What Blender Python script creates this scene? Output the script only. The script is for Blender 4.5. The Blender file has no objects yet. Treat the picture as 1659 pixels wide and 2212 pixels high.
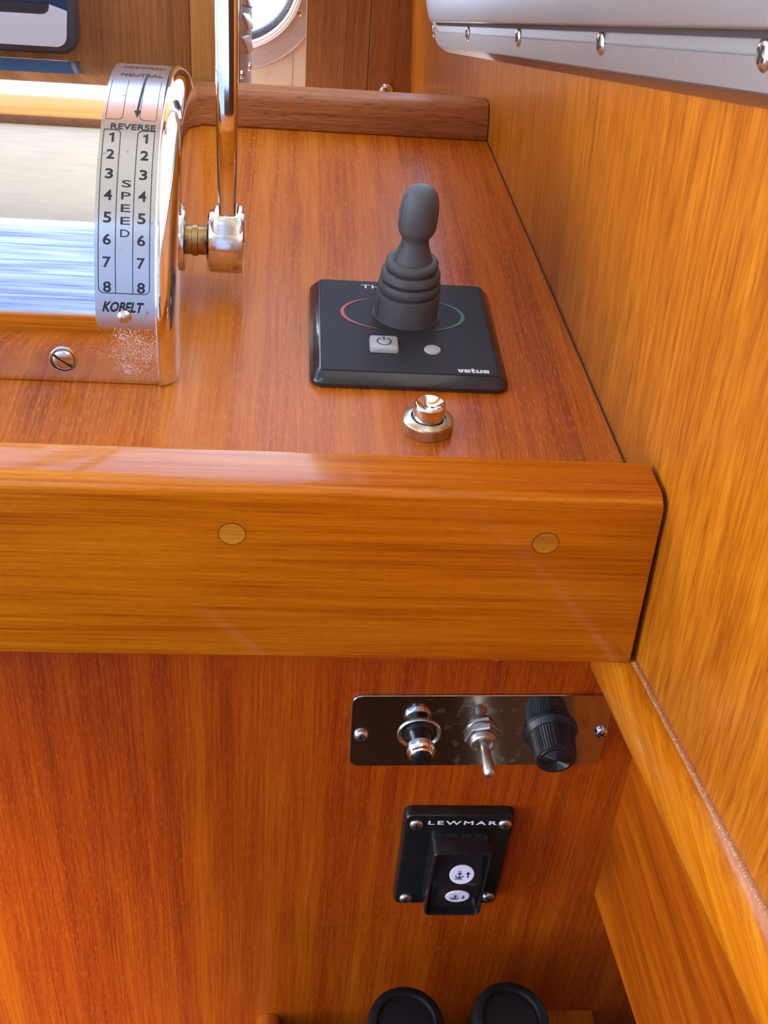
import bpy, bmesh, math, random
from mathutils import Vector, Matrix
random.seed(7)
PI = math.pi
sc = bpy.context.scene
COL = sc.collection

# ------------------------------------------------------------------ camera
# metres; z = 0 is the console top, +Y runs forward over it, X to starboard
CAM = Vector((0, 0, .2725))
Rr = Vector((0.99583725, -0.04890136, 0.07692093))
Rd = Vector((0.02894245, -0.63058436, -0.77558088))
Rf = Vector((0.0864321, 0.77457861, -0.62654407))
cam_d = bpy.data.cameras.new('camera'); cam = bpy.data.objects.new('camera', cam_d); COL.objects.link(cam)
cam_d.sensor_fit = 'VERTICAL'; cam_d.sensor_height = 36; cam_d.lens = 2550 / 2212 * 36
cam_d.clip_start = .01; cam_d.clip_end = 200
cam.matrix_world = Matrix(((Rr.x, -Rd.x, -Rf.x, CAM.x), (Rr.y, -Rd.y, -Rf.y, CAM.y), (Rr.z, -Rd.z, -Rf.z, CAM.z), (0, 0, 0, 1)))
sc.camera = cam

# ------------------------------------------------------------------ sky, sun, exposure
w = bpy.data.worlds.new('sky'); sc.world = w; w.use_nodes = True
nt = w.node_tree; nt.nodes.clear()
N = nt.nodes.new; L = nt.links.new
tc = N('ShaderNodeTexCoord'); sep = N('ShaderNodeSeparateXYZ'); ramp = N('ShaderNodeValToRGB'); bg = N('ShaderNodeBackground'); wo = N('ShaderNodeOutputWorld')
L(tc.outputs['Generated'], sep.inputs[0]); L(sep.outputs['Z'], ramp.inputs[0])
for k, (p, c) in enumerate(((0., (1, .99, .97, 1)), (.16, (.86, .91, .98, 1)), (.42, (.36, .52, .80, 1)), (.85, (.17, .33, .66, 1)))):
    e = ramp.color_ramp.elements[k] if k < 2 else ramp.color_ramp.elements.new(p)
    e.position = p; e.color = c
L(ramp.outputs[0], bg.inputs[0]); bg.inputs[1].default_value = 5.5
L(bg.outputs[0], wo.inputs[0])
SUN_DIR = Vector((.10, .545, -.84))      # travel direction of the sunlight
sd = bpy.data.lights.new('sun', 'SUN'); sun = bpy.data.objects.new('sun', sd); COL.objects.link(sun)
sd.energy = 3.2; sd.angle = math.radians(5); sd.color = (1, .93, .82)
sun.rotation_euler = SUN_DIR.to_track_quat('-Z', 'Y').to_euler(); sun.location = (-2, -2, 4)
sc.view_settings.view_transform = 'Standard'; sc.view_settings.look = 'None'
sc.view_settings.gamma = 1; sc.view_settings.use_curve_mapping = False
sc.view_settings.exposure = 0.75

# ------------------------------------------------------------------ materials
def mat(name, col, rough=.5, metal=0., coat=0., spec=.5, trans=0., coat_rough=.05):
    m = bpy.data.materials.new(name); m.use_nodes = True
    b = m.node_tree.nodes['Principled BSDF']
    b.inputs['Base Color'].default_value = (*col, 1); b.inputs['Roughness'].default_value = rough
    b.inputs['Metallic'].default_value = metal; b.inputs['Coat Weight'].default_value = coat
    b.inputs['Coat Roughness'].default_value = coat_rough
    b.inputs['Specular IOR Level'].default_value = spec; b.inputs['Transmission Weight'].default_value = trans
    return m

def nodes(m):
    t = m.node_tree
    return t, t.nodes.new, t.links.new, t.nodes['Principled BSDF']

def speckle(m, col, scale, lo, hi, rough=.6, amount=1.0, bump=0.):
    """worn or dusty specks with a shape of their own over a plain material"""
    t, N, L, b = nodes(m)
    tcn = N('ShaderNodeTexCoord'); n = N('ShaderNodeTexNoise'); n.inputs['Scale'].default_value = scale; n.inputs['Detail'].default_value = 6
    L(tcn.outputs['Object'], n.inputs['Vector'])
    r = N('ShaderNodeMapRange'); r.inputs[1].default_value = lo; r.inputs[2].default_value = hi; r.inputs[4].default_value = amount
    L(n.outputs['Fac'], r.inputs[0])
    mx = N('ShaderNodeMix'); mx.data_type = 'RGBA'; mx.inputs[6].default_value = b.inputs['Base Color'].default_value; mx.inputs[7].default_value = (*col, 1)
    L(r.outputs[0], mx.inputs[0]); L(mx.outputs[2], b.inputs['Base Color'])
    rr = N('ShaderNodeMapRange'); rr.inputs[3].default_value = b.inputs['Roughness'].default_value; rr.inputs[4].default_value = rough
    L(r.outputs[0], rr.inputs[0]); L(rr.outputs[0], b.inputs['Roughness'])
    if bump:
        bp = N('ShaderNodeBump'); bp.inputs['Distance'].default_value = bump; bp.inputs['Strength'].default_value = .5
        L(n.outputs['Fac'], bp.inputs['Height']); L(bp.outputs[0], b.inputs['Normal'])
    return m

def wood(name, dark, mid, light, axis='Y', band=70, fine=900, pore=.45, rough=.32, coat=.6, coat_rough=.12, seed=0., pore_col=None, wav=.0, leaf=None, fib=.85):
    """varnished veneer: broad growth bands, fine fibres and short pores, all running along one axis"""
    m = mat(name, mid, rough, 0, coat, .20, 0, coat_rough)
    t, N, L, b = nodes(m)
    tcn = N('ShaderNodeTexCoord')
    def scaled(across, along):
        mp = N('ShaderNodeMapping'); s = [across, across, across]; s['XYZ'.index(axis)] = along
        mp.inputs['Scale'].default_value = s; mp.inputs['Location'].default_value = (seed, seed * 1.7, seed * .6)
        L(tcn.outputs['Object'], mp.inputs['Vector']); return mp
    def noise(across, along, detail=3, dist=0.):
        n = N('ShaderNodeTexNoise'); n.inputs['Scale'].default_value = 1; n.inputs['Detail'].default_value = detail
        n.inputs['Distortion'].default_value = dist
        L(scaled(across, along).outputs[0], n.inputs['Vector']); return n.outputs['Fac']
    n1 = noise(band, band * .022, 4, wav); n2 = noise(fine * .62, fine * .012, 3); n3 = noise(band * .22, band * .03, 2)
    n4 = noise(fine * 2.2, fine * .11, 1)
    a = N('ShaderNodeMath'); a.operation = 'MULTIPLY_ADD'; a.inputs[1].default_value = .9; L(n1, a.inputs[0])
    a2 = N('ShaderNodeMath'); a2.operation = 'MULTIPLY_ADD'; a2.inputs[1].default_value = .5; L(n3, a2.inputs[0]); a2.inputs[2].default_value = -.45
    L(a2.outputs[0], a.inputs[2])
    f = N('ShaderNodeMath'); f.operation = 'MULTIPLY_ADD'; f.inputs[1].default_value = fib; L(n2, f.inputs[0])
    sh = N('ShaderNodeMath'); sh.operation = 'ADD'; L(a.outputs[0], sh.inputs[0]); sh.inputs[1].default_value = .25 - fib * .5
    if leaf:                                         # joined veneer leaves of slightly different tone
        sx_ = N('ShaderNodeSeparateXYZ'); L(tcn.outputs['Object'], sx_.inputs[0])
        m1 = N('ShaderNodeMath'); m1.operation = 'MULTIPLY_ADD'; L(sx_.outputs[leaf[0]], m1.inputs[0]); m1.inputs[1].default_value = 1 / leaf[1]; m1.inputs[2].default_value = leaf[2]
        m2 = N('ShaderNodeMath'); m2.operation = 'FLOOR'; L(m1.outputs[0], m2.inputs[0])
        wn = N('ShaderNodeTexWhiteNoise'); wn.noise_dimensions = '1D'; L(m2.outputs[0], wn.inputs['W'])
        m3 = N('ShaderNodeMath'); m3.operation = 'MULTIPLY_ADD'; L(wn.outputs['Value'], m3.inputs[0]); m3.inputs[1].default_value = leaf[3]; L(sh.outputs[0], m3.inputs[2])
        m4 = N('ShaderNodeMath'); m4.operation = 'SUBTRACT'; L(m3.outputs[0], m4.inputs[0]); m4.inputs[1].default_value = leaf[3] / 2
        sh = m4
    L(sh.outputs[0], f.inputs[2])
    cr = N('ShaderNodeValToRGB'); cr.color_ramp.elements[0].position = .20; cr.color_ramp.elements[0].color = (*dark, 1)
    cr.color_ramp.elements[1].position = .80; cr.color_ramp.elements[1].color = (*light, 1)
    e = cr.color_ramp.elements.new(.5); e.color = (*mid, 1)
    L(f.outputs[0], cr.inputs[0])
    pr = N('ShaderNodeMapRange'); pr.inputs[1].default_value = .57; pr.inputs[2].default_value = .66; pr.inputs[4].default_value = pore
    L(n4, pr.inputs[0])
    mx = N('ShaderNodeMix'); mx.data_type = 'RGBA'; L(pr.outputs[0], mx.inputs[0]); L(cr.outputs[0], mx.inputs[6])
    mx.inputs[7].default_value = (*(pore_col or tuple(c * .45 for c in dark)), 1)
    L(mx.outputs[2], b.inputs['Base Color'])
    bp = N('ShaderNodeBump'); bp.inputs['Strength'].default_value = .12; bp.inputs['Distance'].default_value = .0002
    L(n4, bp.inputs['Height']); L(bp.outputs[0], b.inputs['Normal'])
    return m

M = {}
M['top'] = wood('teak_console_top', (.29, .050, .0015), (.46, .104, .003), (.58, .160, .008), 'Y', 110, 1500, .55, .42, .12, .18, 3.1, (.64, .24, .040), 0, ('X', .072, .35, .12))
M['panel'] = wood('teak_front_panel', (.21, .020, .0004), (.35, .047, .0008), (.47, .096, .002), 'Z', 80, 1500, .42, .42, .12, .14, 8.3, (.58, .15, .010), 0, ('X', .075, .15, .12))
M['rail'] = wood('teak_rail', (.40, .084, .001), (.60, .168, .002), (.72, .245, .005), 'X', 330, 1900, .35, .34, .40, .08, 1.2, (.28, .05, .001), .4)
M['backrail'] = wood('teak_back_rail', (.28, .085, .022), (.38, .13, .040), (.44, .17, .055), 'X', 200, 900, .8, .5, .15, .3, 5.2, (.18, .045, .012))
M['wall'] = wood('teak_side_wall', (.23, .052, .0014), (.355, .098, .003), (.47, .152, .008), 'Z', 380, 1500, .35, .38, .20, .14, 2.3, (.36, .11, .006))
M['trim'] = wood('teak_trim', (.30, .068, .0015), (.44, .120, .003), (.56, .19, .006), 'Y', 200, 1200, .25, .30, .45, .1, 6.6, (.24, .06, .003))
M['side'] = wood('teak_side_board', (.22, .034, .0006), (.35, .066, .001), (.46, .115, .003), 'Y', 130, 1200, .3, .38, .2, .14, 4.4, (.22, .05, .003))
M['bulk'] = wood('teak_bulkhead', (.17, .060, .014), (.25, .092, .024), (.33, .130, .036), 'Z', 110, 900, .5, .5, .15, .3, 9.1, (.13, .035, .007))
M['post'] = wood('pale_teak_post', (.27, .105, .018), (.36, .145, .030), (.43, .19, .042), 'Z', 90, 900, .35, .5, .15, .3, 2.9)
M['plug'] = wood('pale_wood_plug', (.44, .14, .006), (.55, .205, .012), (.63, .26, .02), 'X', 400, 900, .2, .3, .6, .1, 4.7)
M['plug2'] = wood('teak_plug', (.36, .115, .007), (.47, .160, .010), (.55, .20, .014), 'X', 400, 900, .2, .3, .6, .1, 7.7)
M['dark_gap'] = mat('dark_joint', (.05, .014, .005), .8)
M['darkwood'] = wood('dark_inner_wood', (.05, .016, .004), (.08, .026, .007), (.11, .036, .01), 'Y', 80, 500, .3, .6, .1, .4, 1.1)
M['deck'] = wood('weathered_teak_deck', (.24, .26, .31), (.36, .38, .44), (.46, .48, .54), 'Y', 40, 300, .8, .8, 0, .5, 1.7, (.12, .13, .16))
M['beam'] = wood('teak_beam', (.36, .14, .03), (.5, .2, .05), (.6, .26, .07), 'X', 60, 400, .3, .4, .4, .2, 3.3)
M['cream'] = speckle(mat('cream_liner', (.36, .33, .27), .7), (.32, .29, .24), 30, .4, .7, .7)
M['white'] = mat('white_gelcoat', (.85, .85, .84), .5)
M['creamwall'] = speckle(mat('cream_panel', (.60, .48, .36), .6), (.5, .38, .27), 60, .55, .75, .7)
M['chrome'] = mat('chrome', (.86, .86, .88), .045, 1)
def pitted():
    """chrome pitted white where salt water stood at the starboard foot"""
    m = mat('pitted_chrome', (.86, .86, .88), .045, 1); t, N, L, b = nodes(m)
    tcn = N('ShaderNodeTexCoord'); n = N('ShaderNodeTexNoise'); n.inputs['Scale'].default_value = 1900; n.inputs['Detail'].default_value = 4
    L(tcn.outputs['Object'], n.inputs['Vector'])
    d = N('ShaderNodeVectorMath'); d.operation = 'DISTANCE'; d.inputs[1].default_value = (.060, -.083, .016); L(tcn.outputs['Object'], d.inputs[0])
    n2 = N('ShaderNodeTexNoise'); n2.inputs['Scale'].default_value = 120; L(tcn.outputs['Object'], n2.inputs['Vector'])
    a = N('ShaderNodeMath'); a.operation = 'MULTIPLY_ADD'; L(n2.outputs['Fac'], a.inputs[0]); a.inputs[1].default_value = .02; L(d.outputs['Value'], a.inputs[2])
    k = N('ShaderNodeMapRange'); L(a.outputs[0], k.inputs[0]); k.inputs[1].default_value = .016; k.inputs[2].default_value = .034; k.inputs[3].default_value = .10; k.inputs[4].default_value = -.12
    q = N('ShaderNodeMath'); q.operation = 'ADD'; L(n.outputs['Fac'], q.inputs[0]); L(k.outputs[0], q.inputs[1])
    r = N('ShaderNodeMapRange'); L(q.outputs[0], r.inputs[0]); r.inputs[1].default_value = .60; r.inputs[2].default_value = .70
    mx = N('ShaderNodeMix'); mx.data_type = 'RGBA'; L(r.outputs[0], mx.inputs[0]); mx.inputs[6].default_value = (.86, .86, .88, 1); mx.inputs[7].default_value = (.74, .71, .68, 1)
    L(mx.outputs[2], b.inputs['Base Color'])
    sp = N('ShaderNodeSeparateXYZ'); L(tcn.outputs['Object'], sp.inputs[0])
    hz = N('ShaderNodeMath'); hz.operation = 'MULTIPLY_ADD'; L(n2.outputs['Fac'], hz.inputs[0]); hz.inputs[1].default_value = .012; L(sp.outputs['Z'], hz.inputs[2])
    hm = N('ShaderNodeMapRange'); L(hz.outputs[0], hm.inputs[0]); hm.inputs[1].default_value = .010; hm.inputs[2].default_value = .020; hm.inputs[3].default_value = .22; hm.inputs[4].default_value = .045
    rr = N('ShaderNodeMapRange'); L(r.outputs[0], rr.inputs[0]); L(hm.outputs[0], rr.inputs[3]); rr.inputs[4].default_value = .6; L(rr.outputs[0], b.inputs['Roughness'])
    me = N('ShaderNodeMapRange'); L(r.outputs[0], me.inputs[0]); me.inputs[3].default_value = 1; me.inputs[4].default_value = .3; L(me.outputs[0], b.inputs['Metallic'])
    return m
M['chrome_worn'] = pitted()
M['chrome_rough'] = speckle(mat('tarnished_chrome', (.80, .79, .76), .16, 1), (.42, .33, .16), 140, .52, .66, .45, .8)
M['brass'] = speckle(mat('tarnished_brass', (.46, .32, .14), .36, 1), (.16, .10, .05), 260, .5, .75, .6, .8)
M['label'] = speckle(mat('brushed_label', (.56, .55, .54), .25, .9), (.35, .30, .26), 260, .66, .72, .6, .7)
M['ink'] = mat('black_print', (.012, .012, .014), .5)
M['alu'] = speckle(mat('brushed_aluminium', (.50, .51, .52), .40, 1), (.40, .40, .40), 300, .64, .74, .5, .8)
M['alu_dark'] = mat('dull_aluminium_edge', (.34, .29, .27), .38, 1)  # browner than the frame metal; on the bevel it stands for reflected wood
M['rubber_seal'] = mat('dark_seal', (.035, .026, .028), .6)  # near-black colour that stands for shade in the side window's frame gap
M['louvre'] = mat('polished_louvre', (.74, .73, .71), .22, 1)
M['steel'] = speckle(mat('screw_steel', (.70, .69, .66), .2, 1), (.35, .30, .24), 700, .55, .7, .5, .7)
M['steel_dull'] = speckle(mat('dull_nickel', (.62, .57, .48), .3, 1), (.25, .2, .14), 400, .5, .7, .55, .7)
M['collar'] = speckle(mat('brassy_nickel', (.68, .64, .52), .28, 1), (.46, .38, .14), 130, .5, .62, .4, .9)
M['plate'] = speckle(mat('polished_steel_plate', (.46, .43, .41), .08, 1), (.34, .29, .25), 180, .56, .72, .4, .6)
M['bk_gloss'] = mat('black_gloss_plastic', (.012, .012, .014), .16, 0, .3)
M['bezel'] = mat('graphite_bezel', (.022, .023, .027), .2, 0, .4)
M['face'] = mat('matt_graphite_face', (.034, .034, .037), .55, 0, 0, .15)
M['rubber'] = speckle(mat('grey_black_rubber', (.080, .080, .081), .55), (.090, .090, .091), 700, .45, .7, .6)
M['bk_knob'] = speckle(mat('black_bakelite', (.013, .013, .013), .36, 0, 0, .4), (.11, .10, .09), 500, .60, .74, .6, .6)
M['guard'] = speckle(mat('dusty_black_plastic', (.009, .009, .009), .22), (.07, .062, .055), 1500, .66, .74, .7, .5)
M['bino'] = mat('black_rubber_armour', (.008, .008, .008), .6, 0, 0, .18)
M['lensglass'] = mat('dark_eyepiece_glass', (.007, .007, .008), .45, 0, 0, .3)
M['btn_grey'] = mat('pale_grey_button', (.42, .42, .43), .5)
M['white_print'] = mat('white_print', (.82, .82, .84), .5)
M['red_print'] = mat('red_print', (.50, .055, .03), .5)
M['green_print'] = mat('green_print', (.02, .16, .075), .5)
M['badge'] = mat('white_badge', (.80, .79, .84), .4)
M['navy'] = mat('navy_print', (.012, .010, .06), .5)
M['silver'] = mat('silver_fascia', (.50, .50, .52), .4, .3)
M['disp'] = mat('dark_display_case', (.035, .033, .037), .4)
M['screen'] = mat('dark_blue_screen', (.012, .03, .06), .12, 0, .3)
M['slot'] = mat('black_slot', (.012, .010, .010), .5)
M['ringmetal'] = speckle(mat('grey_painted_ring', (.46, .42, .40), .45, .3), (.3, .26, .24), 90, .6, .75, .6, .6)
M['seal_black'] = speckle(mat('porthole_rubber', (.05, .05, .055), .5), (.28, .26, .28), 600, .56, .72, .7, .8)
gl = mat('window_glass', (1, 1, 1), 0.0, 0, 0, .5, 1.0); gl.node_tree.nodes['Principled BSDF'].inputs['IOR'].default_value = 1.02
M['glass'] = gl
M['dust'] = speckle(mat('dusty_edge', (.40, .15, .045), .6), (.55, .34, .22), 1100, .50, .66, .7)

# ------------------------------------------------------------------ geometry helpers: everything returns (verts, faces)
def frame(o, ex=(1, 0, 0), ey=(0, 1, 0), ez=(0, 0, 1)):
    o, ex, ey, ez = Vector(o), Vector(ex), Vector(ey), Vector(ez)
    return lambda p: o + ex * p[0] + ey * p[1] + ez * p[2]
def TOPF(x, y, z=0): return frame((x, y, z))
def PANF(x, z, y=.345, rot=0.):                      # on the front panel, local z points at the viewer
    c, s = math.cos(rot), math.sin(rot)
    return frame((x, y, z), (c, 0, s), (-s, 0, c), (0, -1, 0))
def mapg(g, f): return [f(v) for v in g[0]], g[1]
def join(*gs):
    V, F = [], []
    for v, f in gs:
        n = len(V); V += list(v); F += [[i + n for i in q] for q in f]
    return V, F
def loft(rings, cap0=True, cap1=True, closed=True):
    n = len(rings[0]); V = [v for r in rings for v in r]; F = []
    for k in range(len(rings) - 1):
        for i in range(n if closed else n - 1):
            j = (i + 1) % n; F.append([k * n + i, k * n + j, (k + 1) * n + j, (k + 1) * n + i])
    if cap0: F.append(list(range(n))[::-1])
    if cap1: F.append([(len(rings) - 1) * n + i for i in range(n)])
    return V, F
def box(x0, x1, y0, y1, z0, z1, bev=0., seg=2):
    bm = bmesh.new(); bmesh.ops.create_cube(bm, size=1)
    for v in bm.verts:
        v.co = Vector(((x0 + x1) / 2 + v.co.x * (x1 - x0), (y0 + y1) / 2 + v.co.y * (y1 - y0), (z0 + z1) / 2 + v.co.z * (z1 - z0)))
    if bev: bmesh.ops.bevel(bm, geom=list(bm.edges), offset=bev, segments=seg, profile=.5, affect='EDGES')
    bm.verts.ensure_lookup_table()
    g = [v.co.copy() for v in bm.verts], [[v.index for v in f.verts] for f in bm.faces]
    bm.free(); return g
def rrect(w, h, r, n=6):
    P = []
    for cx, cy, a0 in ((w / 2 - r, h / 2 - r, 0), (-w / 2 + r, h / 2 - r, 90), (-w / 2 + r, -h / 2 + r, 180), (w / 2 - r, -h / 2 + r, 270)):
        for i in range(n + 1):
            a = math.radians(a0 + 90 * i / n); P.append((cx + r * math.cos(a), cy + r * math.sin(a)))
    return P
def slab(w, h, r, layers, n=6, cap0=True, cap1=True):
    """rounded rectangle stacked in layers of (inset, height)"""
    return loft([[Vector((x, y, z)) for x, y in rrect(w - 2 * i, h - 2 * i, max(r - i, .0002), n)] for i, z in layers], cap0, cap1)
def lathe(prof, n=40, knurl=None, cap0=True, cap1=True):
    rings = []
    for k, (r, z) in enumerate(prof):
        ring = []
        for i in range(n):
            a = 2 * PI * i / n; q = r
            if knurl and knurl(k): q = r * (1 - knurl(k) * (i % 2))
            ring.append(Vector((q * math.cos(a), q * math.sin(a), z)))
        rings.append(ring)
    return loft(rings, cap0, cap1)
def prism(pts, z0, z1): return loft([[Vector((x, y, z0)) for x, y in pts], [Vector((x, y, z1)) for x, y in pts]])
def tube(path, r, n=12):
    """round rod along a path; r may be a list"""
    path = [Vector(p) for p in path]; rings = []
    for k, p in enumerate(path):
        d = (path[min(k + 1, len(path) - 1)] - path[max(k - 1, 0)]).normalized()
        u = d.orthogonal().normalized() if k == 0 else (u - d * u.dot(d)).normalized()
        v = d.cross(u); q = r[k] if isinstance(r, (list, tuple)) else r
        rings.append([p + (u * math.cos(2 * PI * i / n) + v * math.sin(2 * PI * i / n)) * q for i in range(n)])
    return loft(rings)
def text2d(s, size, wide=1., bold=0., shear=0., depth=.00012, space=1., align='CENTER'):
    """lettering from the built-in font as a thin solid, centred on its own box"""
    cu = bpy.data.curves.new('lettering', 'FONT'); cu.body = s; cu.size = 1; cu.offset = bold; cu.shear = shear
    cu.space_character = space; cu.resolution_u = 3; cu.fill_mode = 'FRONT' if hasattr(cu, 'fill_mode') else 'BOTH'
    ob = bpy.data.objects.new('lettering', cu); COL.objects.link(ob)
    dg = bpy.context.evaluated_depsgraph_get(); me = ob.evaluated_get(dg).to_mesh()
    V = [v.co.copy() for v in me.vertices]; F = [list(p.vertices) for p in me.polygons]
    ob.evaluated_get(dg).to_mesh_clear(); bpy.data.objects.remove(ob); bpy.data.curves.remove(cu)
    x0, x1 = min(v.x for v in V), max(v.x for v in V); y0, y1 = min(v.y for v in V), max(v.y for v in V)
    k = size / max(y1 - y0, 1e-6) if size else 1
    return [Vector(((v.x - (x0 + x1) / 2) * k * wide, (v.y - (y0 + y1) / 2) * k, depth)) for v in V], F
def fit2d(s, w, h, **kw):
    V, F = text2d(s, 1, **kw)
    x0, x1 = min(v.x for v in V), max(v.x for v in V)
    return [Vector((v.x * w / (x1 - x0), v.y * h, v.z)) for v in V], F
def stroke(path, wd, z=.00012):
    """flat printed line"""
    P = [Vector((p[0], p[1])) for p in path]; Lr, Rr_ = [], []
    for k, p in enumerate(P):
        d = (P[min(k + 1, len(P) - 1)] - P[max(k - 1, 0)]); d = d / (d.length or 1)
        q = wd[k] if isinstance(wd, (list, tuple)) else wd; nrm = Vector((-d.y, d.x)) * q / 2
        Lr.append(p + nrm); Rr_.append(p - nrm)
    V = [Vector((*p, z)) for p in Lr + Rr_]; n = len(P)
    return V, [[i, i + n, i + n + 1, i + 1] for i in range(n - 1)]

ORG = {}
def link(name, g, m, parent=None, smooth=35, kind=None, label=None):
    me = bpy.data.meshes.new(name)
    o0 = ORG.get(parent.name, Vector()) if parent else Vector()
    me.from_pydata([tuple(Vector(v) - o0) for v in g[0]], [], g[1])
    bm = bmesh.new(); bm.from_mesh(me); bmesh.ops.recalc_face_normals(bm, faces=bm.faces); bm.to_mesh(me); bm.free()
    me.materials.append(M[m] if isinstance(m, str) else m)
    if smooth:
        me.polygons.foreach_set('use_smooth', [True] * len(me.polygons)); me.set_sharp_from_angle(angle=math.radians(smooth))
    o = bpy.data.objects.new(name, me); COL.objects.link(o)
    if parent: o.parent = parent; ORG[o.name] = o0
    if kind: o['kind'] = kind
    if label: o['label'] = label
    return o
def thing(name, label, cat, loc, group=None):
    o = bpy.data.objects.new(name, None); COL.objects.link(o); o.location = loc; o.empty_display_size = .01
    o['label'] = label; o['category'] = cat
    if group: o['group'] = group
    ORG[o.name] = Vector(loc); return o
def tag(o, label, cat, group=None):
    o['label'] = label; o['category'] = cat
    if group: o['group'] = group
    return o
def screw(parent, f, r, h=None, kind='cross', m='steel', rot=.3, name='screw'):
    """domed screw head with its driver recess as a dark sub-part"""
    h = h or r * .45
    s = link(name, mapg(lathe([(r, 0), (r, h * .25), (r * .9, h * .6), (r * .62, h * .9), (r * .25, h), (.0001, h * 1.01)], 24), f), m, parent)
    z0, z1 = h * .55, h * 1.06
    def bar(a, l, wd):
        c, sn = math.cos(a), math.sin(a)
        P = [(-l, -wd), (l, -wd), (l, wd), (-l, wd)]
        return prism([(x * c - y * sn, x * sn + y * c) for x, y in P], z0, z1)
    if kind == 'cross': g = join(bar(rot, r * .58, r * .11), bar(rot + PI / 2, r * .58, r * .11))
    else: g = bar(rot, r * .93, r * .07)
    link('recess', mapg(g, f), 'slot', s, 0)
    return s

# ------------------------------------------------------------------ setting: hull side, bulkheads, canopy, sole
WN = Vector((1, .0515, .065)).normalized()
def wx(y, z, off=0.): return .1363 - .0515 * (y - .370) - .065 * z - off       # inner face of the side wall
E1 = Vector((.0308, -.958, .285)).normalized(); E2 = Vector((-.0767, .282, .9563)).normalized(); E3 = -WN
WO = Vector((wx(.8773, -.0034), .8773, -.0034))       # far lower corner of the side window, window axes E1 (aft), E2 (up), E3 (inboard)
def WF(p): return WO + E1 * p[0] + E2 * p[1] + E3 * p[2]

def wall_poly():
    a = lambda y, z: (y, z)
    def wpt(s, h): q = WF((s, h, 0)); return (q.y, q.z)
    # outline in (y, z): bottom aft, bottom forward, up the bulkhead, along under the window, up aft of it
    return [a(-1.3, .31), a(-.4, .104), a(.10, -.0155), a(.362, -.078), a(.362, -.24), a(1.25, -.24), a(1.25, .36), a(1.16, .95), wpt(-.035, .7), wpt(-.035, .05), wpt(.0, .008), wpt(1.35, .008), wpt(1.35, .5), a(-1.3, .95)]
pts = wall_poly()
g = loft([[Vector((wx(y, z), y, z)) for y, z in pts], [Vector((wx(y, z, -.016), y, z)) for y, z in pts]])
link('wall_right', g, 'wall', None, 20, 'structure')

def trimline(s, off, dh):     # s = distance aft along the sloping trim, in the wall plane
    y = .345 - s * .973; z = -.0663 + s * .231 + dh
    return Vector((wx(y, z, off), y, z))
prof = [(-.012, 0), (.0, 0), (.0022, -.0004), (.0048, -.0018), (.0072, -.005), (.0085, -.010), (.0098, -.016), (.0102, -.020), (.0098, -.0222), (.0080, -.0238), (-.012, -.0238)]
g = loft([[trimline(s, o, h) for o, h in prof] for s in (-.016, .1, .2, .3, .5, .9, 1.4)])
t = link('trim_1', g, 'trim', None, 40, 'structure')
link('dusty_edge', loft([[trimline(s, o, h) for o, h in [(-.0005, .0004), (.0008, .0005), (.0018, .0001), (.0022, -.0003), (-.0005, -.0006)]] for s in (.024, .1, .2, .3, .5, .9, 1.4)]), 'dust', t, 40)

def sx(y, z): return .164 - .0515 * (y - .345) - .029 * (z + .136)
sp = [(.3448, -.085), (.3448, -.2576), (.269, -.2466), (-.9, -.077), (-.9, .205)]
link('wall_lower_right', loft([[Vector((sx(y, z), y, z)) for y, z in sp], [Vector((sx(y, z) + .014, y, z)) for y, z in sp]]), 'side', None, 20, 'structure')
link('wall_inner_right', loft([[Vector((.235, y, z)) for y, z in ((-.9, -.75), (.345, -.75), (.345, -.05), (-.9, .2))], [Vector((.25, y, z)) for y, z in ((-.9, -.75), (.345, -.75), (.345, -.05), (-.9, .2))]]), 'darkwood', None, 20, 'structure')

wb = thing('wall_back', 'boarded teak bulkhead behind the console', 'wall', (0, 1.08, -.3)); del wb['category'], wb['label']; wb['kind'] = 'structure'
for x0, x1 in ((.0125, .0690), (.0694, .1250)):
    link('plank', mapg(box(x0, x1, 1.08, 1.10, -.3, .36, .0006, 1), lambda v: v + Vector((-(v.z + .109) * .018 if v.z > -.2 else 0, 0, 0))), 'bulk', wb, 30)
screw(wb, frame((.0838, 1.08, -.105), (1, 0, 0), (0, 0, 1), (0, -1, 0)), .0052, .0026)
link('washer', mapg(lathe([(.0062, 0), (.0062, .0006), (.0048, .0012), (.0048, 0)], 24, None, False, False), frame((.0838, 1.08, -.105), (1, 0, 0), (0, 0, 1), (0, -1, 0))), 'chrome', wb)

# cream panel with the porthole cut through it
PX, PZ, PW, PH, PR = -.070, -.0135, .129, .175, .056     # opening centre, width, height, corner radius
ring_in = rrect(PW + .008, PH + .008, PR + .004, 14)
ring_out = []
for x, y in ring_in:
    k = min((.10 if x > 0 else .26) / max(abs(x), 1e-6), (.38 if y > 0 else .32) / max(abs(y), 1e-6)); ring_out.append((x * k, y * k))
def PF(y): return frame((PX, y, PZ), (1, 0, 0), (0, 0, 1), (0, -1, 0))
def annulus(inner, outer, z0, z1):
    n = len(inner); V = [Vector((*p, z)) for z in (z0, z1) for p in inner + outer]; F = []
    for i in range(n):
        j = (i + 1) % n
        F += [[i, j, n + j, n + i], [2 * n + i, 3 * n + i, 3 * n + j, 2 * n + j], [i, 2 * n + i, 2 * n + j, j], [n + i, n + j, 3 * n + j, 3 * n + i]]
    return V, F
link('wall_front', mapg(annulus(ring_in, ring_out, -.010, 0), PF(1.2)), 'creamwall', None, 30, 'structure')
link('wall_seam', mapg(box(.0675, .0683, -.30, -.08, 0, .0004), PF(1.2)), 'ringmetal', None, 0, 'structure')
win = thing('window_1', 'x', 'x', (PX, 1.2, PZ)); del win['category']; win['kind'] = 'structure'; win['label'] = 'rounded porthole with grey metal ring in the cream panel'
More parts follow.
